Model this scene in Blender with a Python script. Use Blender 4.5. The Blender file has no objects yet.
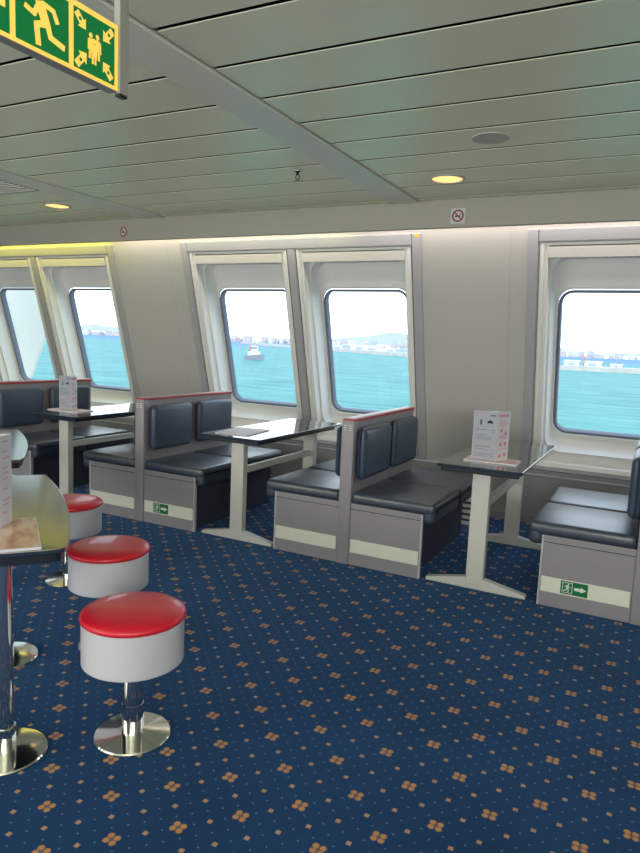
import bpy, bmesh, math, random
from math import radians, sin, cos, pi, atan, sqrt
from mathutils import Vector, Matrix
random.seed(7)
SC = bpy.context.scene
COL = SC.collection

# ------------------------------------------------------------------ materials
def srgb(r, g, b):
    f = lambda c: (c / 255 / 12.92) if c / 255 <= .04045 else ((c / 255 + .055) / 1.055) ** 2.4
    return (f(r), f(g), f(b), 1)

def mat(name, col, rough=.5, metal=0.0, noise=.06, nscale=6.0, bump=0.0, bscale=60.0, emit=None, estr=0.0, coat=0.0, spec=.5):
    m = bpy.data.materials.new(name); m.use_nodes = True
    nt = m.node_tree; b = nt.nodes['Principled BSDF']
    b.inputs['Roughness'].default_value = rough; b.inputs['Metallic'].default_value = metal
    b.inputs['Specular IOR Level'].default_value = spec
    b.inputs['Coat Weight'].default_value = coat
    tc = nt.nodes.new('ShaderNodeTexCoord')
    n = nt.nodes.new('ShaderNodeTexNoise'); n.inputs['Scale'].default_value = nscale; n.inputs['Detail'].default_value = 3
    nt.links.new(tc.outputs['Object'], n.inputs['Vector'])
    mx = nt.nodes.new('ShaderNodeMix'); mx.data_type = 'RGBA'
    mx.inputs[6].default_value = tuple(c * (1 - noise) for c in col[:3]) + (1,)
    mx.inputs[7].default_value = tuple(min(1, c * (1 + noise)) for c in col[:3]) + (1,)
    nt.links.new(n.outputs['Fac'], mx.inputs[0]); nt.links.new(mx.outputs[2], b.inputs['Base Color'])
    if bump:
        n2 = nt.nodes.new('ShaderNodeTexNoise'); n2.inputs['Scale'].default_value = bscale; n2.inputs['Detail'].default_value = 4
        nt.links.new(tc.outputs['Object'], n2.inputs['Vector'])
        bp = nt.nodes.new('ShaderNodeBump'); bp.inputs['Strength'].default_value = bump; bp.inputs['Distance'].default_value = .01
        nt.links.new(n2.outputs['Fac'], bp.inputs['Height']); nt.links.new(bp.outputs['Normal'], b.inputs['Normal'])
    if emit:
        b.inputs['Emission Color'].default_value = emit; b.inputs['Emission Strength'].default_value = estr
    return m

M = {}
M['wall'] = mat('wall_laminate', srgb(178, 177, 174), .55, noise=.02)
M['trimgrey'] = mat('trim_grey', srgb(162, 163, 168), .4, noise=.02)
M['winwhite'] = mat('window_white', srgb(222, 222, 220), .4, noise=.02)
M['blind'] = mat('blind_grey', srgb(205, 203, 198), .5, noise=.02)
M['gasket'] = mat('gasket_rubber', srgb(104, 110, 128), .5)
M['dark'] = mat('dark_gap', srgb(40, 42, 46), .7)
M['ceil'] = mat('ceiling_plank_paint', srgb(236, 236, 216), .36, metal=.12, noise=.03, nscale=2)
M['ceil'].node_tree.nodes['Principled BSDF'].inputs['Specular Tint'].default_value = (.95, 1, .35, 1)
M['ceil'].node_tree.nodes['Principled BSDF'].inputs['Specular IOR Level'].default_value = .8
M['beam'] = mat('ceiling_strip_paint', srgb(234, 233, 218), .42, metal=.05, noise=.03)
M['ceilgap'] = mat('ceiling_gap', srgb(34, 34, 30), .9)
M['header'] = mat('header_paint', srgb(166, 165, 156), .5, noise=.03)
M['booth'] = mat('booth_laminate', srgb(146, 142, 148), .45, noise=.03, nscale=14)
M['boothedge'] = mat('booth_edge', srgb(190, 190, 192), .4)
M['boothdark'] = mat('booth_kick_board', srgb(62, 66, 80), .6)  # shade under the seats is put into this board colour
M['red'] = mat('red_cap', srgb(178, 58, 62), .3)
M['leather'] = mat('navy_leather', srgb(50, 60, 76), .42, spec=.9, coat=.5, noise=.1, nscale=8, bump=.45, bscale=7)
M['leather'].node_tree.nodes['Principled BSDF'].inputs['Coat Roughness'].default_value = .3
M['leatherpad'] = mat('navy_leather_pad', srgb(62, 76, 96), .36, noise=.06, nscale=8, bump=.08, bscale=12)
M['glow'] = mat('photoluminescent_strip', srgb(228, 228, 212), .5, noise=.02)
M['green'] = mat('sign_green', srgb(0, 112, 62), .4, noise=.02)
M['signwhite'] = mat('sign_white', srgb(226, 232, 220), .4, noise=.01)
M['tabletop'] = mat('table_black_gloss', srgb(40, 52, 62), .05, noise=.05, coat=.5, spec=.8)
M['tableedge'] = mat('table_edge', srgb(34, 40, 48), .3)
M['legpaint'] = mat('leg_paint', srgb(206, 204, 198), .4, noise=.02)
M['chrome'] = mat('polished_steel', srgb(222, 222, 218), .09, metal=1, noise=.02)
M['steel'] = mat('steel_top', srgb(150, 150, 146), .13, metal=1, noise=.04, nscale=20)
M['stoolred'] = mat('red_vinyl', srgb(214, 20, 46), .42, coat=.25, noise=.04, bump=.03, bscale=40)
M['stoolgrey'] = mat('stool_grey', srgb(202, 202, 208), .45, noise=.02)
M['paper'] = mat('menu_paper', srgb(226, 222, 232), .6, noise=.02)
M['paperside'] = mat('menu_paper_back', srgb(170, 174, 186), .6, noise=.02)
M['ink'] = mat('menu_ink', srgb(96, 98, 112), .7)
M['inkblack'] = mat('menu_black', srgb(34, 34, 42), .7)
M['inkpink'] = mat('menu_pink', srgb(224, 150, 170), .7)
M['inkorange'] = mat('menu_orange', srgb(232, 160, 120), .7)
M['leaflet'] = mat('leaflet_peach', srgb(226, 184, 172), .5, noise=.12, nscale=18)
M['black'] = mat('black_plastic', srgb(22, 22, 24), .4)
M['speaker'] = mat('speaker_grille', srgb(196, 198, 184), .6)
M['ringwhite'] = mat('sticker_white', srgb(205, 206, 204), .5)
M['ringred'] = mat('sticker_red', srgb(122, 24, 44), .5)
M['orange'] = mat('orange_tag', srgb(236, 180, 60), .5)
M['lens'] = mat('lamp_lens', srgb(255, 220, 150), .4, emit=srgb(255, 196, 110), estr=1.6, noise=.02)
M['signgreen'] = mat('lit_sign_green', srgb(0, 112, 54), .4, emit=srgb(0, 120, 58), estr=.35, noise=.02)
M['signyellow'] = mat('lit_sign_yellow', srgb(246, 205, 90), .4, emit=srgb(250, 205, 95), estr=.55, noise=.02)
M['alu'] = mat('aluminium', srgb(172, 172, 168), .4, metal=.4)
M['shipwhite'] = mat('ship_white', srgb(166, 174, 168), .5, noise=.04, nscale=1)
M['ventdark'] = mat('vent_dark', srgb(70, 74, 72), .5)
M['concrete'] = mat('pier_concrete', srgb(188, 182, 176), .8, noise=.25, nscale=.15)
M['shed'] = mat('shed_white', srgb(206, 204, 204), .7, noise=.05)
M['shedblue'] = mat('shed_blue', srgb(150, 168, 184), .7, noise=.05)
M['shedred'] = mat('shed_red', srgb(206, 92, 86), .7, noise=.05)
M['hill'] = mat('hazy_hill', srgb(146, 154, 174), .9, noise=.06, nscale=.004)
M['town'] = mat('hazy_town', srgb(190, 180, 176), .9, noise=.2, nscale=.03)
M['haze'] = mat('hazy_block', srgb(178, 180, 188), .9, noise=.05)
M['boathull'] = mat('boat_hull', srgb(140, 142, 152), .5)
M['boatwhite'] = mat('boat_white', srgb(206, 204, 204), .5)
M['boatred'] = mat('boat_red', srgb(220, 90, 80), .5)

def mat_wood():
    m = mat('leaflet_photo', srgb(190, 140, 105), .3); nt = m.node_tree; b = nt.nodes['Principled BSDF']
    tc = nt.nodes.new('ShaderNodeTexCoord'); mp = nt.nodes.new('ShaderNodeMapping'); mp.inputs['Scale'].default_value = (3, 11, 1)
    mp.inputs['Rotation'].default_value = (0, 0, .5)
    n = nt.nodes.new('ShaderNodeTexNoise'); n.inputs['Scale'].default_value = 1.6; n.inputs['Detail'].default_value = 4
    r = nt.nodes.new('ShaderNodeValToRGB')
    r.color_ramp.elements[0].position = .35; r.color_ramp.elements[0].color = srgb(160, 112, 84)
    r.color_ramp.elements[1].position = .65; r.color_ramp.elements[1].color = srgb(226, 206, 190)
    e = r.color_ramp.elements.new(.5); e.color = srgb(214, 168, 134)
    nt.links.new(tc.outputs['Object'], mp.inputs['Vector']); nt.links.new(mp.outputs['Vector'], n.inputs['Vector'])
    nt.links.new(n.outputs['Fac'], r.inputs['Fac']); nt.links.new(r.outputs['Color'], b.inputs['Base Color'])
    return m
M['woodprint'] = mat_wood()

def mat_carpet():
    m = bpy.data.materials.new('patterned_carpet'); m.use_nodes = True
    nt = m.node_tree; N = nt.nodes; L = nt.links; b = N['Principled BSDF']
    def mth(op, a, c=None):
        n = N.new('ShaderNodeMath'); n.operation = op
        for i, v in enumerate((a, c)):
            if v is None: continue
            if isinstance(v, (int, float)): n.inputs[i].default_value = v
            else: L.new(v, n.inputs[i])
        return n.outputs[0]
    tc = N.new('ShaderNodeTexCoord'); sp = N.new('ShaderNodeSeparateXYZ'); L.new(tc.outputs['Object'], sp.inputs[0])
    x = mth('ADD', sp.outputs[0], 1.189); y = mth('SUBTRACT', sp.outputs[1], 2.044)
    S = .2765
    p = mth('DIVIDE', mth('SUBTRACT', x, y), S); q = mth('DIVIDE', mth('ADD', x, y), S)
    def frac(v, k):
        v = mth('MULTIPLY', v, k); return mth('SUBTRACT', v, mth('ROUND', v))
    def local(k):
        fp, fq = frac(p, k), frac(q, k)
        h = S / 2 / k
        return mth('ABSOLUTE', mth('MULTIPLY', mth('ADD', fp, fq), h)), mth('ABSOLUTE', mth('MULTIPLY', mth('SUBTRACT', fq, fp), h))
    def step(d, r, soft=.0012):
        n = N.new('ShaderNodeMapRange'); n.inputs[1].default_value = r - soft; n.inputs[2].default_value = r + soft
        n.inputs[3].default_value = 1; n.inputs[4].default_value = 0; L.new(d, n.inputs[0]); return n.outputs[0]
    lx, ly = local(1)
    # four petals and a paler heart
    def dist(cx, cy): 
        a = mth('SUBTRACT', lx, cx); c = mth('SUBTRACT', ly, cy)
        return mth('SQRT', mth('ADD', mth('MULTIPLY', a, a), mth('MULTIPLY', c, c)))
    petals = step(dist(.0122, .0108), .0102, .0025)
    heart = step(dist(0, 0), .004)
    near = step(dist(0, 0), .03)
    lx2, ly2 = local(2)
    sq = mth('MULTIPLY', step(mth('MAXIMUM', lx2, ly2), .0078), mth('SUBTRACT', 1, near))
    lx4, ly4 = local(4)
    speck = mth('MULTIPLY', step(mth('MAXIMUM', lx4, ly4), .0028), mth('SUBTRACT', 1, near))
    n1 = N.new('ShaderNodeTexNoise'); n1.inputs['Scale'].default_value = 420; n1.inputs['Detail'].default_value = 2
    L.new(tc.outputs['Object'], n1.inputs['Vector'])
    n2 = N.new('ShaderNodeTexNoise'); n2.inputs['Scale'].default_value = 1.7; n2.inputs['Detail'].default_value = 3
    L.new(tc.outputs['Object'], n2.inputs['Vector'])
    base = N.new('ShaderNodeValToRGB'); base.color_ramp.elements[0].position = .3; base.color_ramp.elements[1].position = .7
    base.color_ramp.elements[0].color = srgb(2, 24, 54); base.color_ramp.elements[1].color = srgb(12, 57, 104)
    L.new(mth('ADD', mth('MULTIPLY', n1.outputs['Fac'], .5), mth('MULTIPLY', n2.outputs['Fac'], .5)), base.inputs['Fac'])
    def mixc(fac, a, col):
        n = N.new('ShaderNodeMix'); n.data_type = 'RGBA'; L.new(fac, n.inputs[0]); L.new(a, n.inputs[6]); n.inputs[7].default_value = col
        return n.outputs[2]
    c = mixc(mth('MULTIPLY', speck, .75), base.outputs['Color'], srgb(110, 122, 140))
    c = mixc(sq, c, srgb(176, 138, 98))
    c = mixc(mth('MULTIPLY', petals, .95), c, srgb(192, 138, 66))
    c = mixc(mth('MULTIPLY', heart, .6), c, srgb(160, 110, 60))
    L.new(c, b.inputs['Base Color']); b.inputs['Roughness'].default_value = .9
    b.inputs['Specular IOR Level'].default_value = .15
    b.inputs['Sheen Weight'].default_value = .45; b.inputs['Sheen Tint'].default_value = srgb(110, 160, 220)
    bp = N.new('ShaderNodeBump'); bp.inputs['Strength'].default_value = .3; bp.inputs['Distance'].default_value = .004
    L.new(n1.outputs['Fac'], bp.inputs['Height']); L.new(bp.outputs['Normal'], b.inputs['Normal'])
    return m
M['carpet'] = mat_carpet()

def mat_glass():
    m = bpy.data.materials.new('window_glass'); m.use_nodes = True
    nt = m.node_tree; nt.nodes.remove(nt.nodes['Principled BSDF']); out = nt.nodes['Material Output']
    t = nt.nodes.new('ShaderNodeBsdfTransparent'); t.inputs[0].default_value = (.97, .99, .98, 1)
    g = nt.nodes.new('ShaderNodeBsdfGlossy'); g.inputs['Roughness'].default_value = .02
    mx = nt.nodes.new('ShaderNodeMixShader'); mx.inputs[0].default_value = .04
    nt.links.new(t.outputs[0], mx.inputs[1]); nt.links.new(g.outputs[0], mx.inputs[2]); nt.links.new(mx.outputs[0], out.inputs[0])
    return m
M['glass'] = mat_glass()

def mat_sea():
    m = bpy.data.materials.new('sea_water'); m.use_nodes = True
    nt = m.node_tree; b = nt.nodes['Principled BSDF']
    tc = nt.nodes.new('ShaderNodeTexCoord')
    mp = nt.nodes.new('ShaderNodeMapping'); mp.inputs['Scale'].default_value = (.05, .16, 1)
    n = nt.nodes.new('ShaderNodeTexNoise'); n.inputs['Scale'].default_value = 1; n.inputs['Detail'].default_value = 6
    nt.links.new(tc.outputs['Object'], mp.inputs['Vector']); nt.links.new(mp.outputs['Vector'], n.inputs['Vector'])
    r = nt.nodes.new('ShaderNodeValToRGB')
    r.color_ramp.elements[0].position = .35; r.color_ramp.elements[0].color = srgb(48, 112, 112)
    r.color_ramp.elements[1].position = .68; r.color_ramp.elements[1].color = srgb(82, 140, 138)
    nt.links.new(n.outputs['Fac'], r.inputs['Fac'])
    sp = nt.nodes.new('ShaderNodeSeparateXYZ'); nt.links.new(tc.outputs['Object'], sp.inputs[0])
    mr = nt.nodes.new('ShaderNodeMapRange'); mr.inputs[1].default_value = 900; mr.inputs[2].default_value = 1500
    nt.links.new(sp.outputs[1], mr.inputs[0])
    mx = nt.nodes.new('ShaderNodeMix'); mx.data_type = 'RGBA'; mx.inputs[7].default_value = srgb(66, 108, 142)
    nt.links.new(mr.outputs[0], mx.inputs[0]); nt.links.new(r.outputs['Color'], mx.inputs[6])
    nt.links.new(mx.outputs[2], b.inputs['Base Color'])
    b.inputs['Roughness'].default_value = .6; b.inputs['Specular IOR Level'].default_value = .12
    return m
M['sea'] = mat_sea()

# ------------------------------------------------------------------ mesh helpers
class MB:
    """collects shapes for ONE mesh object"""
    def __init__(s): s.bm = bmesh.new(); s.mats = []
    def mi(s, m):
        if m not in s.mats: s.mats.append(m)
        return s.mats.index(m)
    def _merge(s, tmp, m, mtx=None, smooth=False):
        i = s.mi(m)
        if mtx is not None: bmesh.ops.transform(tmp, matrix=mtx, verts=tmp.verts)
        vm = {v: s.bm.verts.new(v.co) for v in tmp.verts}
        for f in tmp.faces:
            try: nf = s.bm.faces.new([vm[v] for v in f.verts])
            except ValueError: continue
            nf.material_index = i; nf.smooth = smooth
        tmp.free()
    def box(s, lo, hi, m, bevel=0, seg=2, mtx=None, smooth=False):
        t = bmesh.new(); bmesh.ops.create_cube(t, size=1)
        for v in t.verts:
            for k in range(3): v.co[k] = lo[k] + (v.co[k] + .5) * (hi[k] - lo[k])
        if bevel: bmesh.ops.bevel(t, geom=t.edges[:], offset=bevel, segments=seg, affect='EDGES', profile=.5)
        s._merge(t, m, mtx, smooth or seg > 2)
    def poly(s, pts, m, smooth=False):
        f = s.bm.faces.new([s.bm.verts.new(Vector(p)) for p in pts]); f.material_index = s.mi(m); f.smooth = smooth
        return f
    def prism(s, pts, z0, z1, m, bevel=0, mtx=None):
        t = bmesh.new(); a = [t.verts.new((x, y, z0)) for x, y in pts]; b = [t.verts.new((x, y, z1)) for x, y in pts]
        n = len(pts); t.faces.new(a[::-1]); t.faces.new(b)
        for i in range(n): t.faces.new((a[i], a[(i + 1) % n], b[(i + 1) % n], b[i]))
        bmesh.ops.recalc_face_normals(t, faces=t.faces)
        if bevel:
            es = [e for e in t.edges if abs(e.verts[0].co.z - e.verts[1].co.z) < 1e-6]
            bmesh.ops.bevel(t, geom=es, offset=bevel, segments=2, affect='EDGES', profile=.5)
        s._merge(t, m, mtx)
    def lathe(s, prof, m, c=(0, 0, 0), seg=40, mtx=None, smooth=True):
        t = bmesh.new(); rings = []
        for r, z in prof:
            if r < 1e-6: rings.append([t.verts.new((c[0], c[1], c[2] + z))])
            else: rings.append([t.verts.new((c[0] + r * cos(2 * pi * k / seg), c[1] + r * sin(2 * pi * k / seg), c[2] + z)) for k in range(seg)])
        for a, b in zip(rings, rings[1:]):
            for k in range(seg):
                k2 = (k + 1) % seg
                if len(a) == 1 and len(b) == 1: continue
                if len(a) == 1: t.faces.new((a[0], b[k2], b[k]))
                elif len(b) == 1: t.faces.new((a[k], a[k2], b[0]))
                else: t.faces.new((a[k], a[k2], b[k2], b[k]))
        bmesh.ops.recalc_face_normals(t, faces=t.faces)
        s._merge(t, m, mtx, smooth)
    def cyl(s, p, q, r, m, seg=20):
        p, q = Vector(p), Vector(q); d = q - p
        mt = Matrix.Translation(p) @ d.to_track_quat('Z', 'Y').to_matrix().to_4x4()
        s.lathe([(0, 0), (r, 0), (r, d.length), (0, d.length)], m, seg=seg, mtx=mt, smooth=True)
    def loft(s, loops, m, smooth=False, close=True):
        i = s.mi(m); vs = [[s.bm.verts.new(Vector(p)) for p in l] for l in loops]
        for a, b in zip(vs, vs[1:]):
            n = len(a)
            for k in range(n):
                f = s.bm.faces.new((a[k], a[(k + 1) % n], b[(k + 1) % n], b[k])); f.material_index = i; f.smooth = smooth
    def cushion(s, lo, hi, r, m, crown=.012, seg=4):
        t = bmesh.new(); bmesh.ops.create_cube(t, size=1)
        for v in t.verts:
            for k in range(3): v.co[k] = lo[k] + (v.co[k] + .5) * (hi[k] - lo[k])
        bmesh.ops.bevel(t, geom=t.edges[:], offset=r, segments=seg, affect='EDGES', profile=.5)
        bmesh.ops.triangulate(t, faces=[f for f in t.faces if len(f.verts) > 4])
        s._merge(t, m, None, True)
    def build(s, name, parent=None, loc=None, auto=True):
        me = bpy.data.meshes.new(name); 
        if loc is not None: bmesh.ops.translate(s.bm, vec=-Vector(loc), verts=s.bm.verts)
        s.bm.to_mesh(me); s.bm.free()
        for m in s.mats: me.materials.append(m)
        o = bpy.data.objects.new(name, me); COL.objects.link(o)
        if loc is not None: o.location = loc
        if parent is not None: o.parent = parent
        if auto:
            pass
        return o

def tag(o, label=None, cat=None, group=None, kind=None):
    if label: o['label'] = label
    if cat: o['category'] = cat
    if group: o['group'] = group
    if kind: o['kind'] = kind
    return o
def empty(name, loc, label=None, cat=None, group=None, kind=None, rz=0):
    o = bpy.data.objects.new(name, None); COL.objects.link(o); o.location = loc; o.rotation_euler = (0, 0, rz)
    o.empty_display_size = .1
    return tag(o, label, cat, group, kind)
def struct(mb, name, label=None, loc=None, parent=None):
    return tag(mb.build(name, parent, loc), label, None, None, 'structure' if parent is None else None)

def smooth_by_angle(o, ang=40):
    for p in o.data.polygons: p.use_smooth = True
    try: o.data.set_sharp_from_angle(angle=radians(ang))
    except Exception: pass
    return o

# ------------------------------------------------------------------ frame of the place
# camera at (0,0,1.5); X runs along the window wall, Y towards the sea
TH = atan(.28); CT, ST = cos(TH), sin(TH)
def W(X, z, w=0):        # a point on the leaning window wall: X, height, offset outwards
    return Vector((X, 5.96 - .28 * z + w * CT, z + w * ST))
OFF = {-1: -3.37, 0: 0, 1: 3.325}
HC = 2.62

def rrect(x0, x1, z0, z1, r, n=6):
    pts = []
    for cx, cz, a0 in ((x1 - r, z1 - r, 0), (x0 + r, z1 - r, 90), (x0 + r, z0 + r, 180), (x1 - r, z0 + r, 270)):
        for k in range(n + 1):
            a = radians(a0 + 90 * k / n); pts.append((cx + r * cos(a), cz + r * sin(a)))
    return pts

# ------------------------------------------------------------------ room shell
mb = MB(); mb.box((-11, -4, -.12), (4, 6.1, 0), M['carpet']); fl = struct(mb, 'floor', 'navy blue carpet with gold flower and dot pattern')

GR = []      # groove rectangles of every window: (a, b)
for k in (-1, 0, 1):
    GR += [(-4.24 + OFF[k], -3.12 + OFF[k]), (-3.036 + OFF[k], -1.93 + OFF[k])]
ZB, ZT = .505, 2.325
mb = MB()
xs = [-11] + [v for g in GR for v in g] + [4]
for a, b in zip(xs, xs[1:]):
    hole = (a, b) in GR
    for z0, z1 in ((0, ZB), (ZB, ZT), (ZT, 2.82)):
        if hole and z0 == ZB: continue
        mb.poly([W(a, z0), W(b, z0), W(b, z1), W(a, z1)], M['wall'])
for x in (-8.17, -4.50, -1.13):      # joints between the wall panels
    mb.poly([W(x - .003, .1, -.0012), W(x + .003, .1, -.0012), W(x + .003, 2.74, -.0012), W(x - .003, 2.74, -.0012)], M['trimgrey'])
struct(mb, 'wall_back', 'pale leaning wall with the sea windows')

mb = MB(); mb.box((-11.1, -4, 0), (-11, 6.1, 2.8), M['wall']); struct(mb, 'wall_left')
mb = MB(); mb.box((4, -4, 0), (4.1, 6.1, 2.8), M['wall']); struct(mb, 'wall_right')
mb = MB(); mb.box((-11.1, -4.1, 0), (4.1, -4, 2.8), M['wall']); struct(mb, 'wall_front')
mb = MB(); mb.box((-11.1, -4.1, 2.8), (4.1, 5.6, 2.9), M['ceilgap']); struct(mb, 'trim_8', 'deck above the ceiling')

mb = MB()      # skirting board following the leaning wall
mb.poly([W(-11, 0, -.012), W(4, 0, -.012), W(4, .075, -.012), W(-11, .075, -.012)], M['trimgrey'])
mb.poly([W(-11, .075, -.012), W(4, .075, -.012), W(4, .079, 0), W(-11, .079, 0)], M['trimgrey'])
struct(mb, 'baseboard_back')

# ceiling: planks along X with dark gaps, in bays between flush strips
mb = MB()
mb.box((-11, -4, HC + .022), (4, 5.06, HC + .05), M['ceilgap'])
bays = [(-11, -7.1), (-6.86, -4.56), (-4.32, -2.03), (-1.80, .49), (.72, 4)]
PITCH = .3675; Y0 = 2.02
n0 = -17
for bi, (xa, xb) in enumerate(bays):
    for j in range(n0, 9):
        ya = Y0 + PITCH * j; yb = min(ya + PITCH, 5.05)
        if ya > 5.03 or yb < -4: continue
        mb.box((xa + .008, max(ya + .012, -4), HC), (xb - .008, yb - .012, HC + .004), M['ceil'], bevel=.0015, seg=1)
struct(mb, 'ceiling', 'grey-green metal plank ceiling')
for i, (xa, xb) in enumerate(((-2.03, -1.80), (-4.56, -4.32), (-7.1, -6.86), (.49, .72))):
    mb = MB(); mb.box((xa + .004, -4, HC - .012), (xb - .004, 5.05, HC + .03), M['beam'], bevel=.006)
    struct(mb, 'trim_%d' % (i + 1), 'flat ceiling strip between plank bays')

# header in front of the cove
mb = MB()
mb.box((-11, 5.05, 2.415), (4, 5.075, 2.66), M['header'], bevel=.004)
mb.box((-11, 5.075, 2.415), (4, 5.10, 2.435), M['header'])
struct(mb, 'trim_5', 'grey header band hiding the cove lighting')

# ------------------------------------------------------------------ windows
def wloop(pts, w): return [W(x, z, w) for x, z in pts]
for k in (-1, 0, 1):
    xl, xr = -4.325 + OFF[k], -1.845 + OFF[k]
    g1, g2 = (-4.24 + OFF[k], -3.12 + OFF[k]), (-3.036 + OFF[k], -1.93 + OFF[k])
    mb = MB()
    def strip(x0, x1, z0, z1, w0=0, w1=-.014):
        p = [W(x0, z0, w0), W(x1, z0, w0), W(x1, z1, w0), W(x0, z1, w0)]
        e = .004
        q = [W(x0 + e, z0 + e, w1), W(x1 - e, z0 + e, w1), W(x1 - e, z1 - e, w1), W(x0 + e, z1 - e, w1)]
        mb.loft([p, q], M['trimgrey']); mb.poly(q, M['trimgrey'])
    strip(xl, g1[0] - .004, ZB - .05, 2.42); strip(g2[1] + .004, xr, ZB - .05, 2.42)
    strip(g1[1] + .004, g2[0] - .004, ZB - .05, ZT + .004)
    strip(g1[0] - .004, g2[1] + .004, ZT + .006, 2.42); strip(g1[0] - .004, g2[1] + .004, ZB - .05, ZB - .006)
    struct(mb, 'trim_%d' % (6 + k + 4), 'raised moulding around a pair of windows')

WL = ['leaning window at the far left with the ship\'s white side filling its pane', 'leaning window second from the left above the menu table',
      'leaning window with the tugboat in view', 'leaning window showing the long pier, right of the tugboat window',
      'rightmost leaning window above the last bench', 'leaning window beyond the right edge']
for wi, (a, b) in enumerate(GR):
    win = empty('window_%d' % (wi + 1), W((a + b) / 2, ZB), WL[wi], None, None, 'structure')
    base = W((a + b) / 2, ZB)
    def put(mb, name): return mb.build(name, win, None)
    def done(mb, name):
        bmesh.ops.translate(mb.bm, vec=-base, verts=mb.bm.verts)
        return mb.build(name, win)
    R0 = (a, b, ZB, ZT); O = (a + .088, b - .088, .575, 2.295)
    # outer stepped frame
    mb = MB()
    def rect(d, w): return [W(a + d, ZB + d * .8, w), W(b - d, ZB + d * .8, w), W(b - d, ZT - d * .35, w), W(a + d, ZT - d * .35, w)]
    mb.loft([rect(-.006, .03), rect(.008, .03), rect(.009, -.004), rect(.038, -.004), rect(.040, .010), rect(.068, .010), rect(.070, .02)], M['winwhite'])
    mb.loft([rect(-.008, .001), rect(-.008, .032), rect(.01, .032)], M['dark'])
    done(mb, 'window_frame')
    # recess liner
    mb = MB()
    def rr(d, r, w, zt=0, zb=0): return wloop(rrect(a + d, b - d, .565 + zb, 2.30 - zt, r, 6), w)
    L = [rr(.070, .002, .012), rr(.071, .004, .085), rr(.074, .02, .088), rr(.088, .12, .094, .09, .085), rr(.091, .12, .13, .09, .088),
         rr(.097, .12, .20, .12, .10), rr(.104, .12, .226, .25, .13), rr(.108, .12, .232, .30, .16), rr(.112, .12, .226, .32, .175), rr(.122, .115, .226, .345, .188), rr(.125, .11, .24, .355, .194)]
    mb.loft(L, M['winwhite'], smooth=True)
    smooth_by_angle(done(mb, 'window_liner'), 50)
    gr = lambda e, r, w: wloop(rrect(a + .125 + e, b - .125 - e, .760 + e, 1.938 - e, r, 6), w)
    mb = MB(); mb.loft([gr(0, .11, .24), gr(.004, .105, .234), gr(.02, .09, .234), gr(.024, .088, .242), gr(.024, .088, .30)], M['gasket'], smooth=True)
    smooth_by_angle(done(mb, 'window_gasket'), 50)
    # row of screw heads down the left side of the rubber
    mb = MB()
    mb.poly(gr(.0205, .09, .285), M['glass']); done(mb, 'window_pane')
    # blind cassette
    mb = MB()
    z0, z1 = 2.215, 2.292
    p = [W(a + .064, z0, -.002), W(b - .064, z0, -.002), W(b - .064, z1, -.002), W(a + .064, z1, -.002)]
    q = [W(a + .064, z0, .058), W(b - .064, z0, .058), W(b - .064, z1, .058), W(a + .064, z1, .058)]
    mb.loft([q, p], M['blind']); mb.poly(p, M['blind']); mb.poly([q[0], q[1], p[1], p[0]], M['blind'])
    mb.poly([W(a + .092, z0 - .004, .02), W(b - .092, z0 - .004, .02), W(b - .092, z0 - .004, .045), W(a + .092, z0 - .004, .045)], M['dark'])
    done(mb, 'blind_cassette')
    # sill
    mb = MB()
    P = [(W(a + .01, .548).y - .022, .548), (W(a + .01, .575).y - .004, .582), (W(a, .575).y + .075, .582), (W(a, .5).y + .06, .53), (W(a, .52).y - .022, .536)]
    lo = [Vector((a + .006, y, z)) for y, z in P]; hi = [Vector((b - .006, y, z)) for y, z in P]
    mb.loft([lo, hi], M['winwhite']); mb.poly(lo, M['winwhite']); mb.poly(hi[::-1], M['winwhite'])
    done(mb, 'window_sill')

mb = MB()      # ledge strip along the foot of the windows
for a, b in ((-11, 4),):
    pr = [(0, .45), (-.03, .452), (-.03, .47), (0, .478)]
    lo = [W(a, z, w) for w, z in pr]; hi = [W(b, z, w) for w, z in pr]
    mb.loft([lo, hi], M['trimgrey'])
struct(mb, 'trim_13', 'narrow ledge under the windows')

# ------------------------------------------------------------------ pictogram helpers
def plane_map(o, u, v): 
    o, u, v = Vector(o), Vector(u), Vector(v); n = u.cross(v).normalized()
    return lambda x, y, h=0: o + u * x + v * y + n * h
def stroke(mb, f, pts, wd, m, h, asp=1.0):
    for (x0, y0), (x1, y1) in zip(pts, pts[1:]):
        dx, dy = (x1 - x0), (y1 - y0) / asp; l = sqrt(dx * dx + dy * dy) or 1
        dx, dy = dx / l, dy / l; nx, ny = -dy * wd / 2, dx * wd / 2 * asp; ex, ey = dx * wd * .3, dy * wd * .3 * asp
        mb.poly([f(x0 - ex - nx, y0 - ey - ny, h), f(x1 + ex - nx, y1 + ey - ny, h), f(x1 + ex + nx, y1 + ey + ny, h), f(x0 - ex + nx, y0 - ey + ny, h)], m)
        h += .00004
def disc(mb, f, cx, cy, r, m, h, asp=1.0, n=20, r0=0):
    if r0:
        for k in range(n):
            a, b = 2 * pi * k / n, 2 * pi * (k + 1) / n
            mb.poly([f(cx + r0 * cos(a), cy + r0 * sin(a) * asp, h), f(cx + r * cos(a), cy + r * sin(a) * asp, h), f(cx + r * cos(b), cy + r * sin(b) * asp, h), f(cx + r0 * cos(b), cy + r0 * sin(b) * asp, h)], m)
    else: mb.poly([f(cx + r * cos(2 * pi * k / n), cy + r * sin(2 * pi * k / n) * asp, h) for k in range(n)], m)
def rectp(mb, f, x0, y0, x1, y1, m, h): mb.poly([f(x0, y0, h), f(x1, y0, h), f(x1, y1, h), f(x0, y1, h)], m)
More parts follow.
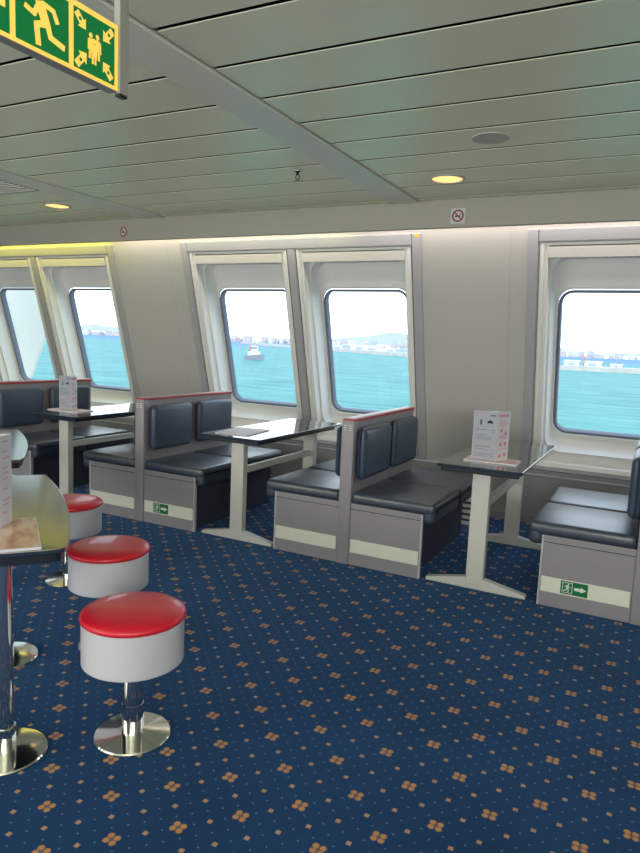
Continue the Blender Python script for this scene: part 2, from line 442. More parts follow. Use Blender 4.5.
def man(mb, f, m, h, mir=False):
    g = (lambda x, y, hh=0: f(1 - x, y, hh)) if mir else f
    disc(mb, g, .40, .84, .085, m, h)
    stroke(mb, g, [(.45, .70), (.55, .43)], .17, m, h + .0001)
    stroke(mb, g, [(.42, .70), (.33, .51), (.18, .56)], .085, m, h + .0003)
    stroke(mb, g, [(.50, .73), (.69, .70), (.76, .55)], .085, m, h + .0005)
    stroke(mb, g, [(.52, .43), (.37, .36), (.40, .08)], .10, m, h + .0007)
    stroke(mb, g, [(.58, .42), (.63, .26), (.88, .20)], .10, m, h + .0009)
def arrow(mb, f, x0, y0, x1, y1, wd, m, h, asp=1.0, head=.45):
    dx, dy = x1 - x0, y1 - y0; l = sqrt(dx * dx + dy * dy); dx, dy = dx / l, dy / l; nx, ny = -dy, dx
    hx, hy = x1 - dx * l * head, y1 - dy * l * head
    P = lambda x, y, t: f(x + nx * t, y + ny * t, h)
    mb.poly([P(x0, y0, -wd / 2), P(hx, hy, -wd / 2), P(hx, hy, wd / 2), P(x0, y0, wd / 2)], m)
    mb.poly([P(hx, hy, -wd), P(x1, y1, 0), P(hx, hy, wd)], m)

# ------------------------------------------------------------------ booths
PX = [-5.49, -3.66, -1.832, .018]     # centres of the bench backs
YF, YE = 4.02, 5.22
def bench(i, x, label, signs, left=True, right=True):
    t = empty('double_bench', (x, YF, 0), label, 'bench', None)
    P = lambda mb, name, **k: mb.build(name, t)
    hw = .042
    mb = MB(); mb.box((-hw + .004, .03, .05), (hw - .004, YE - YF, .985), M['booth'], bevel=.004); P(mb, 'back_panel')
    mb = MB(); mb.box((-hw - .003, -.012, 0), (hw + .003, .05, .992), M['booth'], bevel=.008, seg=3); o = P(mb, 'end_post')
    mb = MB()
    for sx in (-.018, .018):
        for z in (.925, .940, .955): mb.box((sx - .011, -.0145, z), (sx + .011, -.011, z + .006), M['ringwhite'], bevel=.001)
    f = mb.build('louvre', o); tag(f, 'pale slotted louvre at the top of the post')
    mb = MB(); mb.box((-hw - .001, -.008, .985), (hw + .001, YE - YF + .012, 1.004), M['red'], bevel=.006, seg=2)
    mb.box((-hw + .012, .0, 1.0035), (hw - .012, YE - YF + .006, 1.008), M['boothedge'], bevel=.002)
    tag(P(mb, 'top_cap'), 'red edged cap rail')
    for s, on in ((-1, left), (1, right)):
        if not on: continue
        xi, xo = s * (hw + .003), s * .55
        b = lambda mb, y0, y1, z0, z1, xa, xb, m, bv=.004: mb.box((min(xa, xb), y0, z0), (max(xa, xb), y1, z1), m, bevel=bv)
        mb = MB(); b(mb, 0, .03, 0, .43, xi, s * .545, M['booth']); b(mb, -.002, .028, .0, .43, s * .545, s * .555, M['boothedge'], .002)
        b(mb, -.0015, .001, .388, .392, xi, s * .54, M['dark'], 0)
        P(mb, 'end_panel')
        mb = MB(); b(mb, .03, YE - YF, 0, .40, s * .48, s * .50, M['boothdark']); b(mb, YE - YF - .03, YE - YF, 0, .40, xi, s * .50, M['boothdark']); P(mb, 'front_board')
        mb = MB(); b(mb, -.004, .001, .09, .182, s * .055, s * .54, M['glow'], .001); g = P(mb, 'glow_strip'); tag(g, 'pale luminous safety strip')
        if s in signs:
            cx = signs[s]; w_, h_ = .15, .078
            mb = MB(); y = -.0052; z0 = .098
            mb.box((cx - w_ / 2, y, z0), (cx + w_ / 2, y + .003, z0 + h_), M['green'])
            f = plane_map((cx - w_ / 2, y, z0), (1, 0, 0), (0, 0, 1))
            fm = lambda u, v, h=0: f(.012 + u * .052, .010 + v * .060, h + .0005)
            rectp(mb, fm, -.05, -.03, 1.05, 1.03, M['signwhite'], 0); 
            rectp(mb, fm, .02, .03, .98, .97, M['green'], .0003)
            man(mb, fm, M['signwhite'], .0006, True)
            arrow(mb, f, .076, h_ / 2, .142, h_ / 2, .018, M['signwhite'], .0008)
            tag(mb.build('exit_sign', g), 'green exit sign with white running figure and arrow')
        for ci, (ya, yb) in enumerate(((-.012, .585), (.605, 1.195))):
            xa, xb = s * (hw + .006), s * .635
            mb = MB()
            mb.cushion((min(xa, xb), ya, .425), (max(xa, xb), yb, .508), .03, M['leather'])
            mb.cushion((min(s * .55, xb), ya + .002, .365), (max(s * .55, xb), yb - .002, .50), .035, M['leather'])
            c = P(mb, 'seat_cushion')
            m2 = c.modifiers.new('soft', 'BEVEL'); m2.width = .002; m2.segments = 1
        for ya, yb in ((.035, .535), (.625, 1.125)):
            xa, xb = s * (hw - .004), s * .118
            mb = MB(); mb.cushion((min(xa, xb), ya, .585), (max(xa, xb), yb, .945), .042, M['leatherpad'], seg=5)
            P(mb, 'back_pad')
    return t
bench(0, PX[0], 'double bench back at the left edge, its near end cut off by the photo', {})
bench(1, PX[1], 'double bench with a green exit arrow sign, left of the middle table', {1: .225})
bench(2, PX[2], 'middle double bench with blank luminous strips and no sign', {})
bench(3, PX[3], 'double bench at the right edge with a green exit arrow sign', {-1: -.352})

# ------------------------------------------------------------------ booth tables
def booth_table(x, label):
    t = empty('booth_table', (x, 4.07, 0), label, 'table', None)
    mb = MB()
    pts = rrect(-.262, .262, -.15, 1.21, .03, 4)
    mb.prism(pts, .780, .799, M['tabletop'], bevel=.004); P = mb.build('table_top', t)
    mb = MB(); mb.box((-.235, -.12, .752), (.235, 1.12, .7795), M['tableedge'], bevel=.004); mb.build('under_frame', t)
    for nm, yy in (('leg', 0), ('leg', 1.12)):
        mb = MB(); mb.box((-.055, yy - .03, .03), (.055, yy + .03, .753), M['legpaint'], bevel=.006)
        l = mb.build(nm, t)
        mb = MB()      # sloping foot
        pr = [(-.315, .0), (.315, .0), (.315, .022), (.058, .072), (-.058, .072), (-.315, .022)]
        tm = Matrix.Translation((0, yy + .026, 0)) @ Matrix.Rotation(radians(90), 4, 'X')
        mb.prism(pr, 0, .052, M['legpaint'], bevel=.004, mtx=tm)
        mb.build('foot', l)
    mb = MB(); mb.box((-.02, .028, .50), (.02, 1.09, .55), M['legpaint'], bevel=.004); mb.build('rail', t)
    return t
TX = [-4.545, -2.735, -.925]
booth_table(TX[0], 'black topped table at the left carrying a standing menu card, behind the first bench')
booth_table(TX[1], 'black topped table with only a flat leaflet on it')
booth_table(TX[2], 'black topped table at the right with a standing menu card, before the right edge bench')

# ------------------------------------------------------------------ menu cards
def menu_card(name, loc, rz, wf, ws, h, label, seed, group=None, front='paperside', side='paper', ang=62):
    t = empty(name, loc, label, 'menu', group, None, rz)
    rnd = random.Random(seed)
    def panel(pname, o, u, wd, m, style):
        u = Vector(u); o = Vector(o); f = plane_map(o, u, (0, 0, 1)); n = u.cross(Vector((0, 0, 1)))
        mb = MB()
        a = [f(0, 0, 0), f(wd, 0, 0), f(wd, h, 0), f(0, h, 0)]; b = [p - n * .0012 for p in a]
        mb.loft([b, a], m); mb.poly(a, m); mb.poly(b[::-1], m)
        if style == 'grey':
            rectp(mb, f, wd * .12, h * .93, wd * .38, h * .955, M['inkpink'], .0004); rectp(mb, f, wd * .7, h * .91, wd * .92, h * .935, M['ink'], .0004)
            mb.poly([f(wd * .56, h * .76, .0005), f(wd * .82, h * .76, .0005), f(wd * .80, h * .80, .0005), f(wd * .70, h * .83, .0005), f(wd * .60, h * .80, .0005)], M['inkblack'])
            rectp(mb, f, wd * .27, h * .72, wd * .36, h * .83, M['ink'], .0004)
            z = .62
            while z > .06:
                l = rnd.uniform(.35, .8); rectp(mb, f, wd * .1, h * z, wd * (.1 + l), h * (z + .009), M['inkpink'] if rnd.random() < .2 else M['ink'], .0004)
                if rnd.random() < .5: rectp(mb, f, wd * .8, h * z, wd * .92, h * (z + .009), M['ink'], .0004)
                z -= rnd.uniform(.035, .06)
        elif style == 'pink':
            rectp(mb, f, wd * .1, h * .90, wd * .9, h * .95, M['inkpink'], .0004)
            for z, c in ((.62, 'inkorange'), (.56, 'inkpink'), (.34, 'inkorange'), (.35, 'inkpink'), (.10, 'inkorange'), (.12, 'inkpink')):
                disc(mb, f, wd * (.35 if c == 'inkorange' else .72), h * z, wd * .11, M[c], .0005, n=10)
            for z in (.8, .76, .72, .5, .46, .24): rectp(mb, f, wd * .12, h * z, wd * rnd.uniform(.5, .85), h * (z + .012), M['inkpink'], .0004)
        elif style == 'lines':
            z = .93
            while z > .06:
                rectp(mb, f, wd * .25, h * z, wd * rnd.uniform(.55, .92), h * (z + .014), M['inkpink'], .0004); z -= rnd.uniform(.05, .13)
        return mb.build(pname, t)
    panel('front_leaf', (0, 0, 0), (-1, 0, 0) if False else (1, 0, 0), wf, M[front], 'grey' if front == 'paperside' else 'lines')
    a = radians(ang)
    panel('side_leaf', (wf, 0, 0), (cos(a), sin(a), 0), ws, M[side], 'pink' if front == 'paperside' else 'lines')
    # back leaf closing the triangle
    p = Vector((wf + ws * cos(a), ws * sin(a), 0)); d = -p; l = d.length
    panel('back_leaf', p, tuple(d / l), l, M[side], None)
    return t
def leaflet(name, c, rz, w, d, h, label, top='leaflet', group=None):
    t = empty(name, c, label, 'leaflet', group, None, rz)
    mb = MB(); mb.box((-w / 2, -d / 2, 0), (w / 2, d / 2, h), M['paper'], bevel=.001)
    mb.poly([(-w / 2 + .004, -d / 2 + .004, h + .0004), (w / 2 - .004, -d / 2 + .004, h + .0004), (w / 2 - .004, d / 2 - .004, h + .0004), (-w / 2 + .004, d / 2 - .004, h + .0004)], M[top])
    mb.build('cover', t)
    mb = MB(); mb.box((-w / 2 + .002, -d / 2 + .002, -.0006), (w / 2 - .002, d / 2 - .002, .0004), M['black']); mb.build('backing', t)
    return t
TZ = .7998
leaflet('leaflet', (-.905, 4.22, TZ), .04, .33, .19, .008, 'pink leaflet lying under the menu card on the right hand table')
menu_card('menu_card', (-1.03, 4.17, TZ + .009), -.02, .15, .115, .31, 'standing folded menu card with grey print on the right hand black table', 3)
leaflet('leaflet', (-4.68, 4.24, TZ), .04, .36, .19, .008, 'pink leaflet lying under the menu card on the left black table')
menu_card('menu_card', (-4.775, 4.20, TZ + .009), -.02, .15, .115, .30, 'tall standing folded menu card on the left black table before the window', 5, ang=112)
leaflet('leaflet', (-2.80, 4.20, TZ), .12, .27, .38, .006, 'pale leaflet lying alone on the middle black table', 'paper')

# ------------------------------------------------------------------ stools
def stool(x, y, label):
    t = empty('bar_stool', (x, y, 0), label, 'stool', None)
    mb = MB(); mb.lathe([(0, 0), (.140, 0), (.142, .004), (.138, .009), (.06, .016), (.04, .018), (0, .018)], M['chrome'], seg=56); smooth_by_angle(mb.build('base_plate', t), 35)
    mb = MB(); mb.lathe([(.040, .016), (.040, .128), (.0375, .130), (.036, .13), (.036, .016)], M['chrome'], seg=32); smooth_by_angle(mb.build('collar', t), 35)
    mb = MB(); mb.lathe([(.0372, .02), (.0372, .31)], M['chrome'], seg=32); mb.build('pole', t)
    mb = MB(); mb.lathe([(0, .302), (.178, .302), (.185, .308), (.185, .462), (.18, .466), (0, .466)], M['stoolgrey'], seg=64); smooth_by_angle(mb.build('drum', t), 35)
    mb = MB(); mb.lathe([(0, .4665), (.184, .4665), (.190, .471), (.1915, .478), (.188, .487), (.178, .494), (.15, .501), (.1, .505), (.05, .5065), (0, .507)], M['stoolred'], seg=64)
    smooth_by_angle(mb.build('seat_pad', t), 60)
stool(-1.648, 1.785, 'nearest red topped stool with its whole round steel base in view')
stool(-2.268, 2.285, 'middle red topped stool of the three, behind the nearest one')
stool(-3.09, 2.79, 'farthest red topped stool, partly behind the steel table')

# ------------------------------------------------------------------ steel tables
E3 = Vector((-1.748, 1.566)); D = Vector((-.795, .606)).normalized(); Nn = Vector((-.64, -.768)).normalized()
def steel_table(o, length, label, depth=.72, poles=True):
    t = empty('steel_table', (o.x, o.y, 0), label, 'table', None)
    def top(inset=0):
        pts = []
        L = length
        for k in range(17):
            s = k / 16; pts.append(D * (L * s) - Nn * (.05 * 4 * s * (1 - s)))
        q = D * L + Nn * depth
        pts += [q]
        for k in range(1, 16):
            s = 1 - k / 16; pts.append(D * (L * s) + Nn * (depth + .05 * 4 * s * (1 - s)))
        pts += [Nn * depth]
        # rounded near corner
        c = D * .035 + Nn * .03
        pts = pts[1:] + [Nn * .05, Nn * .022 + D * .004, Nn * .006 + D * .014]
        cen = D * L / 2 + Nn * depth / 2
        return [tuple(p + (cen - p).normalized() * inset) for p in pts]
    mb = MB(); mb.prism(top(), .748, .765, M['steel'], bevel=.002); mb.build('table_top', t)
    mb = MB(); mb.prism(top(.022), .712, .7475, M['tableedge'], bevel=.002); mb.build('under_frame', t)
    if poles:
        for px, py in ((-1.953, 1.470), (-2.562, 1.937), (-2.168, 1.19), (-2.777, 1.657)):
            if True:
                c = Vector((px, py)) - E3
                mb = MB(); mb.lathe([(.031, .012), (.031, .712)], M['chrome'], c=(c.x, c.y, 0), seg=32); pl = mb.build('pole', t)
                mb = MB(); mb.lathe([(.037, .014), (.037, .10), (.032, .101)], M['chrome'], c=(c.x, c.y, 0), seg=32)
                smooth_by_angle(mb.build('collar', pl), 35)
                mb = MB(); mb.lathe([(0, .0), (.140, .0), (.142, .004), (.138, .009), (.06, .015), (0, .016)], M['chrome'], c=(c.x, c.y, 0), seg=56)
                smooth_by_angle(mb.build('base_plate', pl), 35)
    return t
steel_table(E3, 1.286, 'polished steel table with a bowed edge in the left foreground')
steel_table(Vector((-3.185, 2.535)), 1.286, 'second steel table just beyond the foreground one at the left edge')
ang = math.atan2(.606, -.795)
cB = Vector((-2.02, 1.60)) 
leaflet('leaflet', (-2.015, 1.563, .7655), ang + pi, .40, .17, .010, 'brown leaflet with a marbled photo lying on the foreground steel table', 'woodprint')
menu_card('menu_card', (-2.254, 1.516, .777), .33, .17, .10, .335, 'white menu card with pink print standing on the foreground steel table', 9, front='paper', ang=100)

# ------------------------------------------------------------------ ceiling things
def downlight(x, y, label):
    t = empty('downlight', (x, y, HC), label, 'light', None)
    mb = MB(); mb.lathe([(.118, 0), (.120, -.006), (.105, -.010), (.098, -.002), (.095, .02)], M['boothedge'], seg=40); smooth_by_angle(mb.build('trim_ring', t), 40)
    mb = MB(); mb.lathe([(.100, -.003), (.05, -.0045), (0, -.005)], M['lens'], seg=40); mb.build('lens', t)
    l = bpy.data.lights.new('downlight_lamp', 'SPOT'); l.energy = 14; l.color = (1, .82, .58); l.spot_size = radians(120); l.spot_blend = .8; l.shadow_soft_size = .08
    lo = bpy.data.objects.new('downlight_lamp', l); COL.objects.link(lo); lo.location = (0, 0, -.03); lo.parent = t
downlight(-1.39, 4.43, 'round warm lit downlight in the ceiling right of the flat strip')
downlight(-4.97, 4.36, 'round warm lit downlight in the ceiling at the far left')
t = empty('ceiling_speaker', (-.93, 3.67, HC), 'round flush grey grille in the ceiling planks', 'speaker')
mb = MB(); mb.lathe([(.098, 0), (.098, -.003), (.088, -.004), (.086, -.003)], M['speaker'], seg=40); mb.build('rim', t)
mb = MB(); mb.lathe([(.087, -.0025), (0, -.003)], M['speaker'], seg=40); mb.build('grille', t)
t = empty('sprinkler_head', (-2.26, 3.95, HC), 'small chrome sprinkler head hanging from the ceiling', 'sprinkler')
mb = MB(); mb.lathe([(0, 0), (.028, 0), (.026, -.008), (.012, -.012), (.012, -.03), (0, -.03)], M['chrome'], seg=20); mb.build('rosette', t)
mb = MB()
for s in (-1, 1):
    mb.cyl((s * .010, 0, -.028), (s * .016, 0, -.045), .003, M['black'], 8); mb.cyl((s * .016, 0, -.045), (0, 0, -.066), .003, M['black'], 8)
mb.build('yoke', t)
mb = MB(); mb.lathe([(0, -.066), (.018, -.066), (.020, -.069), (0, -.070)], M['chrome'], seg=16); mb.build('deflector', t)
t = empty('ceiling_vent', (-4.98, 3.665, HC), 'slotted air vent in the ceiling at the left edge', 'vent')
mb = MB(); mb.box((-.40, -.165, -.004), (.40, .165, .004), M['ventdark']); mb.build('backing', t)
for k in range(7):
    y = -.14 + k * .0467
    mb = MB(); mb.box((-.395, y - .012, -.012), (.395, y + .012, -.0045), M['beam'], bevel=.003); mb.build('slat', t)

# no-smoking stickers on the header
def nosmoke(x, label, plate):
    t = empty('no_smoking_sticker', (x, 5.049, 2.497), label, 'sticker')
    mb = MB()
    if plate: mb.box((-.056, -.0015, -.056), (.056, .0005, .056), M['ringwhite'], bevel=.0005)
    f = plane_map((0, -.002, 0), (1, 0, 0), (0, 0, 1))
    disc(mb, f, 0, 0, .046, M['ringwhite'], .0001, n=28); disc(mb, f, 0, 0, .046, M['ringred'], .0006, n=28, r0=.034)
    rectp(mb, f, -.024, -.008, .012, .003, M['inkblack'], .0005); rectp(mb, f, .014, -.008, .024, .003, M['ringred'], .0005)
    stroke(mb, f, [(.016, .006), (.020, .016)], .004, M['inkblack'], .0005)
    stroke(mb, f, [(-.027, .027), (.027, -.027)], .009, M['ringred'], .0009)
    mb.build('print', t)
nosmoke(-1.482, 'square no smoking sticker on the header right of the middle windows', True)
nosmoke(-4.835, 'round no smoking sticker on the header between the left and middle windows', False)
mb = MB(); p0 = W(-1.885, 2.405, -.0155)
mb.poly([W(-1.90, 2.392, -.0150), W(-1.862, 2.392, -.0150), W(-1.862, 2.418, -.0150), W(-1.90, 2.418, -.0150)], M['orange'])
tag(mb.build('orange_tag'), 'tiny orange tag at the top of the middle window moulding', 'tag')

# hanging exit sign
t = empty('exit_sign', (-1.2, .95, HC), 'lit green exit sign with yellow pictograms hanging from the ceiling', 'sign')
zb, zt = 2.064, 2.211; ya, yb = .665, 1.232
mb = MB(); mb.box((-.030, ya - .95, zb - HC), (-.0005, yb - .95, zt - HC), M['alu'], bevel=.001); mb.box((-.0012, ya - .95, zb + .001 - HC), (.0, yb - .95, zt - .001 - HC), M['signyellow']); body = mb.build('panel', t)
F = lambda y0, y1: plane_map((0, y0 - .95, 2.0735 - HC), (0, (y1 - y0), 0), (0, 0, .1245))
def cell(y0, y1, name):
    mb = MB(); f = F(y0, y1); g = lambda u, v, h=0: f(u, v, h)
    rectp(mb, g, 0, 0, 1, 1, M['signgreen'], .0004)
    return mb, g
mb, g = cell(.815, .940, 'a')
mb.poly([g(.92, .36, .001), g(.92, .68, .001), g(.45, .68, .001), g(.45, .36, .001)], M['signyellow']); mb.poly([g(.50, .14, .001), g(.50, .90, .001), g(.08, .52, .001)], M['signyellow'])
mb.build('arrow_pictogram', body)
mb, g = cell(.953, 1.086, 'b'); man(mb, g, M['signyellow'], .001); mb.build('running_man_pictogram', body)
mb, g = cell(1.099, 1.220, 'c')
for a in ((.06, .93, .28, .70), (.94, .93, .70, .68), (.06, .06, .30, .32), (.92, .08, .70, .32)):
    arrow(mb, g, *a, .13, M['signyellow'], .001, head=.42)
    mx, my = (a[0] * .6 + a[2] * .4), (a[1] * .6 + a[3] * .4); disc(mb, g, mx, my, .035, M['signgreen'], .0014, n=8)
for x, y, h in ((.40, .62, 0), (.56, .64, .0003), (.47, .54, .0006)):
    disc(mb, g, x, y + .04, .045, M['signyellow'], .001 + h, n=12)
    stroke(mb, g, [(x, y - .04), (x, y - .18)], .10, M['signyellow'], .0011 + h); stroke(mb, g, [(x - .025, y - .2), (x - .03, y - .34)], .045, M['signyellow'], .0012 + h); stroke(mb, g, [(x + .03, y - .2), (x + .035, y - .34)], .045, M['signyellow'], .0013 + h)
stroke(mb, g, [(.34, .58), (.34, .42)], .03, M['signyellow'], .0012); stroke(mb, g, [(.63, .60), (.64, .42)], .03, M['signyellow'], .0012)
mb.build('assembly_pictogram', body)
for yy, nm in ((1.248, 'post'), (.650, 'post')):
    mb = MB(); mb.box((-.016, yy - .014 - .95, zb - .001 - HC), (.003, yy + .016 - .95, 0), M['alu'], bevel=.002); po = mb.build(nm, t)
    mb = MB(); mb.box((-.015, yy - .012 - .95, zb - .007 - HC), (.002, yy + .014 - .95, zb - .0015 - HC), M['black'], bevel=.002); mb.build('end_cap', po)

# low white slotted box by the wall
t = empty('floor_vent_box', (-1.33, 5.60, 0), 'low white slotted box on the carpet behind the middle bench', 'vent')
mb = MB(); mb.box((-.10, -.06, 0), (.10, .06, .235), M['winwhite'], bevel=.004); mb.build('casing', t)
for k in range(4):
    mb = MB(); mb.box((-.085, -.0625, .035 + k * .05), (.085, -.059, .055 + k * .05), M['boothdark']); mb.build('slot', t)

# ------------------------------------------------------------------ outside
ZS = -12
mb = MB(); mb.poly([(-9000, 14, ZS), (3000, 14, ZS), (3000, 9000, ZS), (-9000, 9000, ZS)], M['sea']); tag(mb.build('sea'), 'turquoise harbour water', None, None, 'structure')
def ridge(name, y, x0, x1, zf, m, dz=0):
    mb = MB(); n = 160; dx = (x1 - x0) / n; top = []
    for k in range(n + 1): 
        x = x0 + dx * k; top.append((x, zf(x)))
    for (xa, za), (xb, zb_) in zip(top, top[1:]):
        mb.poly([(xa, y - 120, ZS), (xb, y - 120, ZS), (xb, y, zb_), (xa, y, za)], m); mb.poly([(xa, y, za), (xb, y, zb_), (xb, y + 300, ZS), (xa, y + 300, ZS)], m)
    return tag(mb.build(name), None, None, None, 'structure')
def hz(x):
    return 24 + 12 * sin(x / 310.) + 9 * sin(x / 123. + 1) + 5 * sin(x / 47.) + (38 * math.exp(-((x + 1250) / 300) ** 2)) + 24 * math.exp(-((x + 3700) / 320) ** 2) + 22 * math.exp(-((x + 560) / 200) ** 2)
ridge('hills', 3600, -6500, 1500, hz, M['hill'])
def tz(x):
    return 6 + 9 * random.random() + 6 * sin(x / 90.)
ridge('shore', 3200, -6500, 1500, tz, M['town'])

# breakwaters as one thing each
def mole(name, pts, wd, h, label):
    mb = MB()
    for (xa, ya), (xb, yb) in zip(pts, pts[1:]):
        d = Vector((xb - xa, yb - ya, 0)); n = Vector((-d.y, d.x, 0)).normalized() * wd
        A, B = Vector((xa, ya, 0)), Vector((xb, yb, 0))
        z0, z1 = Vector((0, 0, ZS)), Vector((0, 0, ZS + h))
        lo = [A + z0, B + z0, B + n + z0, A + n + z0]; hi = [A + z1, B + z1, B + n + z1, A + n + z1]
        mb.loft([lo, hi], M['concrete']); mb.poly(hi, M['concrete'])
    tag(mb.build(name), label, 'pier')
mole('breakwater', [(-1150, 1700), (-640, 1150), (-299, 834), (-215, 770)], 26, 5, 'long pale pier across the water in the middle windows')
mole('breakwater', [(-130, 575), (-74, 574), (-15, 588), (140, 640)], 20, 4, 'pale stone pier seen through the rightmost window')
def shed(x, y, w, d, h, m, name, label, group, z=5, roof=True):
    t = empty(name, (x, y, ZS + z), label, 'building', group)
    mb = MB(); mb.box((-w / 2, 0, 0), (w / 2, d, h), m); mb.build('wall', t)
    mb = MB(); mb.prism([(-w / 2 - 1, h), (w / 2 + 1, h), (w / 2, h + h * .25), (-w / 2, h + h * .25)], -d - .5, .5, M['shed'], mtx=Matrix.Rotation(radians(90), 4, 'X')); mb.build('roof', t)
    mb = MB(); mb.box((-w * .2, -.4, 0), (w * .2, 0, h * .6), M['shedblue']); mb.build('gate', t)
for s, m in ((.02, 'shed'), (.12, 'shedblue'), (.2, 'shed'), (.3, 'shed'), (.38, 'shedblue'), (.47, 'shed'), (.55, 'shed'), (.66, 'shed'), (.74, 'shedblue'), (.85, 'shed'), (.94, 'shed')):
    x = -640 + s * 425; y = 1150 - s * 380
    shed(x, y + 22, random.uniform(14, 34), 10, random.uniform(3, 7), M[m], 'harbour_shed', 'tiny pale shed on the long pier across the water', 'sheds on the long pier')
for x, m, w in ((-118, 'shedred', 8), (-106, 'shedred', 6), (-96, 'shed', 10), (-84, 'shedred', 7), (-68, 'shed', 12), (-52, 'shed', 14), (-34, 'shed', 9)):
    shed(x, 592 + max(0, (x + 74) * .23), w, 6, random.uniform(1.5, 3.6) + (2 if m == 'shedred' else 0), M[m], 'pier_hut', 'tiny red or white hut on the pier in the rightmost window', 'huts on the right hand pier', z=4)

# town blocks on the far shore: nobody could count them
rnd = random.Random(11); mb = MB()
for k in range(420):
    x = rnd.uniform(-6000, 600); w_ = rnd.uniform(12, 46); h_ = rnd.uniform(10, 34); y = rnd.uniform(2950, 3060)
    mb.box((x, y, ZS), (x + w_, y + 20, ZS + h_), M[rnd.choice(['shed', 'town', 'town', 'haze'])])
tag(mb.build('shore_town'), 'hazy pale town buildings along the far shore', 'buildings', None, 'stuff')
def crane(x, y, h, label):
    t = empty('harbour_crane', (x, y, ZS + 4), label, 'crane', 'cranes on the right hand pier')
    mb = MB(); mb.cyl((0, 0, 0), (0, 0, h), .35, M['shedred'], 8); mb.build('mast', t)
    mb = MB(); mb.cyl((-h * .25, 0, h * .9), (h * .7, 0, h * 1.05), .25, M['shedred'], 8); mb.build('jib', t)
for x, h in ((-112, 9), (-88, 12), (-58, 8)): crane(x, 590, h, 'thin red crane on the pier in the rightmost window')

# tugboat
t = empty('tugboat', (-246, 380, ZS), 'small white tugboat with a dark hull on the turquoise water', 'boat', None, None, .15); t.scale = (1.05, 1.1, 1.6)
mb = MB()
hull = [(-6.6, -1.6), (3.6, -2.0), (7.4, 0), (3.6, 2.0), (-6.6, 1.6), (-7.2, 0)]
mb.loft([[(x * .93, y * .8, -.2) for x, y in hull], [(x, y, 1.5 + (.9 if x > 3 else 0)) for x, y in hull]], M['boathull']); mb.poly([(x, y, 1.5 + (.9 if x > 3 else 0)) for x, y in hull], M['boatwhite']); mb.build('hull', t)
mb = MB(); mb.box((-4, -1.5, 1.5), (3.6, 1.5, 3.6), M['boatwhite'], bevel=.2); mb.build('deckhouse', t)
mb = MB(); mb.box((-2, -1.3, 3.6), (2.2, 1.3, 6.0), M['boatwhite'], bevel=.25); c = mb.build('wheelhouse', t)
mb = MB(); mb.box((-1.9, -1.36, 4.7), (2.26, -1.2, 5.5), M['boathull']); mb.build('wheelhouse_window', c)
mb = MB(); mb.cyl((-2.8, 0, 3.6), (-2.8, 0, 5.8), .6, M['boatred'], 14); mb.build('funnel', t)
mb = MB(); mb.cyl((0, 0, 6), (0, 0, 13.5), .16, M['boathull'], 8); mb.cyl((-1.2, 0, 10.5), (1.2, 0, 10.5), .1, M['boathull'], 8); mb.build('mast', t)

# ship's own white side beyond the far left window
t = empty('ship_wing', (-10, 8, 0), 'white steel side of the ship outside the far left window', 'ship wing')
mb = MB()
pl = [(-9.15, 3.4), (-9.15, 1.9), (-9.43, 1.43), (-9.89, .54), (-10.9, -1.2), (-12.6, -3.2), (-14.5, -3.2), (-14.5, 3.4)]
tm = Matrix.Translation((0, 8.25, 0)) @ Matrix.Rotation(radians(90), 4, 'X')
mb.prism([(x + 10, z) for x, z in pl], -.03, .03, M['shipwhite'], bevel=.01, mtx=Matrix.Translation((0, .03, 0)) @ Matrix.Rotation(radians(90), 4, 'X')); mb.build('plating', t)
mb = MB(); mb.cyl((-.85, .2, 1.9), (-.85, .2, 3.4), .05, M['shipwhite'], 12); mb.build('edge_tube', t)

# ------------------------------------------------------------------ light
w = bpy.data.worlds.new('sky'); SC.world = w; w.use_nodes = True
nt = w.node_tree; bg = nt.nodes['Background']
tc = nt.nodes.new('ShaderNodeTexCoord'); sp = nt.nodes.new('ShaderNodeSeparateXYZ'); nt.links.new(tc.outputs['Generated'], sp.inputs[0])
rp = nt.nodes.new('ShaderNodeValToRGB'); nt.links.new(sp.outputs[2], rp.inputs['Fac'])
rp.color_ramp.elements[0].position = 0; rp.color_ramp.elements[0].color = (.86, .93, 1, 1)
rp.color_ramp.elements[1].position = .7; rp.color_ramp.elements[1].color = (.62, .80, 1, 1)
nt.links.new(rp.outputs['Color'], bg.inputs['Color']); bg.inputs['Strength'].default_value = 3.0

def lamp(name, kind, loc, energy, color=(1, 1, 1), rot=None, size=None, size_y=None, aim=None, portal=False):
    l = bpy.data.lights.new(name, kind); l.energy = energy; l.color = color
    if kind == 'AREA':
        l.shape = 'RECTANGLE'; l.size = size; l.size_y = size_y or size
        if portal: l.cycles.is_portal = True
    o = bpy.data.objects.new(name, l); COL.objects.link(o); o.location = loc
    if aim is not None: o.rotation_euler = (Vector(aim) - Vector(loc)).to_track_quat('-Z', 'Y').to_euler()
    elif rot: o.rotation_euler = rot
    return o
s = lamp('sun', 'SUN', (0, -20, 40), 1.6, (1, .97, .92), aim=(-8, 10, 0)); s.data.angle = radians(1)
for a, b in GR:       # portals help the sky light find the windows
    c = W((a + b) / 2, 1.36, .33); lamp('window_portal', 'AREA', c, 1, size=.8, size_y=1.2, aim=c + Vector((0, -CT, -ST)), portal=True)
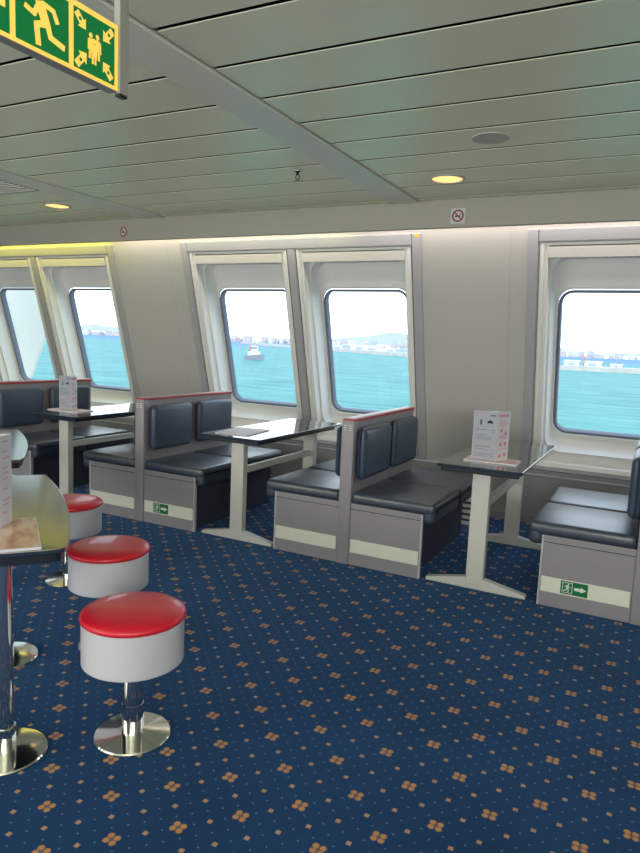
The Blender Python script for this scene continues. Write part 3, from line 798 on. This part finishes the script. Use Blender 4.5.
# cove tubes behind the header: yellow at the left, warm white elsewhere
lamp('cove_light', 'AREA', (-8.0, 5.13, 2.56), 26, (1, .90, .12), size=5.6, size_y=.05, aim=(-8.0, 5.26, 2.40))
lamp('cove_light', 'AREA', (-3.75, 5.13, 2.56), 11, (1, .9, .66), size=2.7, size_y=.05, aim=(-3.75, 5.26, 2.40))
lamp('cove_light', 'AREA', (.8, 5.13, 2.56), 22, (1, .86, .78), size=6.2, size_y=.05, aim=(.8, 5.26, 2.40))
# added fill lamps behind and beside the viewpoint, no fixtures there
lamp('room_fill', 'AREA', (-4.2, -1.6, 2.55), 34, (.97, .98, 1), size=4, size_y=2.6, aim=(-4.0, -1.0, 0))
lamp('room_fill', 'AREA', (1.4, -1.2, 2.55), 34, (.97, .98, 1), size=3.2, size_y=2.6, aim=(1.0, -.4, 0))
lamp('rear_fill', 'AREA', (-3.5, -3.9, 1.3), 190, (.95, .98, 1), size=13, size_y=1.3, aim=(-3.5, 5, 3.4))  # added soft fill from the rear wall, where no windows are built

lamp('ceiling_fill', 'AREA', (-5.0, -1.4, 1.75), 86, (1, .99, .84), size=4, size_y=.5, aim=(-4.2, 2.2, 2.62))  # added fill pair aimed up to brighten the planks, no such fittings
lamp('ceiling_fill', 'AREA', (1.2, -1.4, 1.75), 80, (1, .99, .84), size=4, size_y=.5, aim=(.2, 2.2, 2.62))

# ------------------------------------------------------------------ camera
def camera():
    yaw, pit, rol, f = radians(27.0), radians(7.2), radians(2.53), 662
    Fw = Vector((-sin(yaw) * cos(pit), cos(yaw) * cos(pit), -sin(pit)))
    R = Vector((cos(yaw), sin(yaw), 0)); U = R.cross(Fw)
    R2 = R * cos(rol) + U * sin(rol); U2 = U * cos(rol) - R * sin(rol)
    cd = bpy.data.cameras.new('camera'); o = bpy.data.objects.new('camera', cd); COL.objects.link(o)
    cd.sensor_fit = 'HORIZONTAL'; cd.sensor_width = 36; cd.lens = f / 640 * 36; cd.clip_start = .05; cd.clip_end = 20000
    m = Matrix((R2, U2, -Fw)).transposed().to_4x4(); m.translation = Vector((0, 0, 1.5)); o.matrix_world = m
    SC.camera = o
camera()
SC.view_settings.view_transform = 'Standard'; SC.view_settings.look = 'None'
SC.view_settings.exposure = 0; SC.view_settings.gamma = 1
SC.cycles.max_bounces = 8; SC.cycles.diffuse_bounces = 4; SC.cycles.glossy_bounces = 4; SC.cycles.transparent_max_bounces = 12
SC.cycles.sample_clamp_indirect = 4
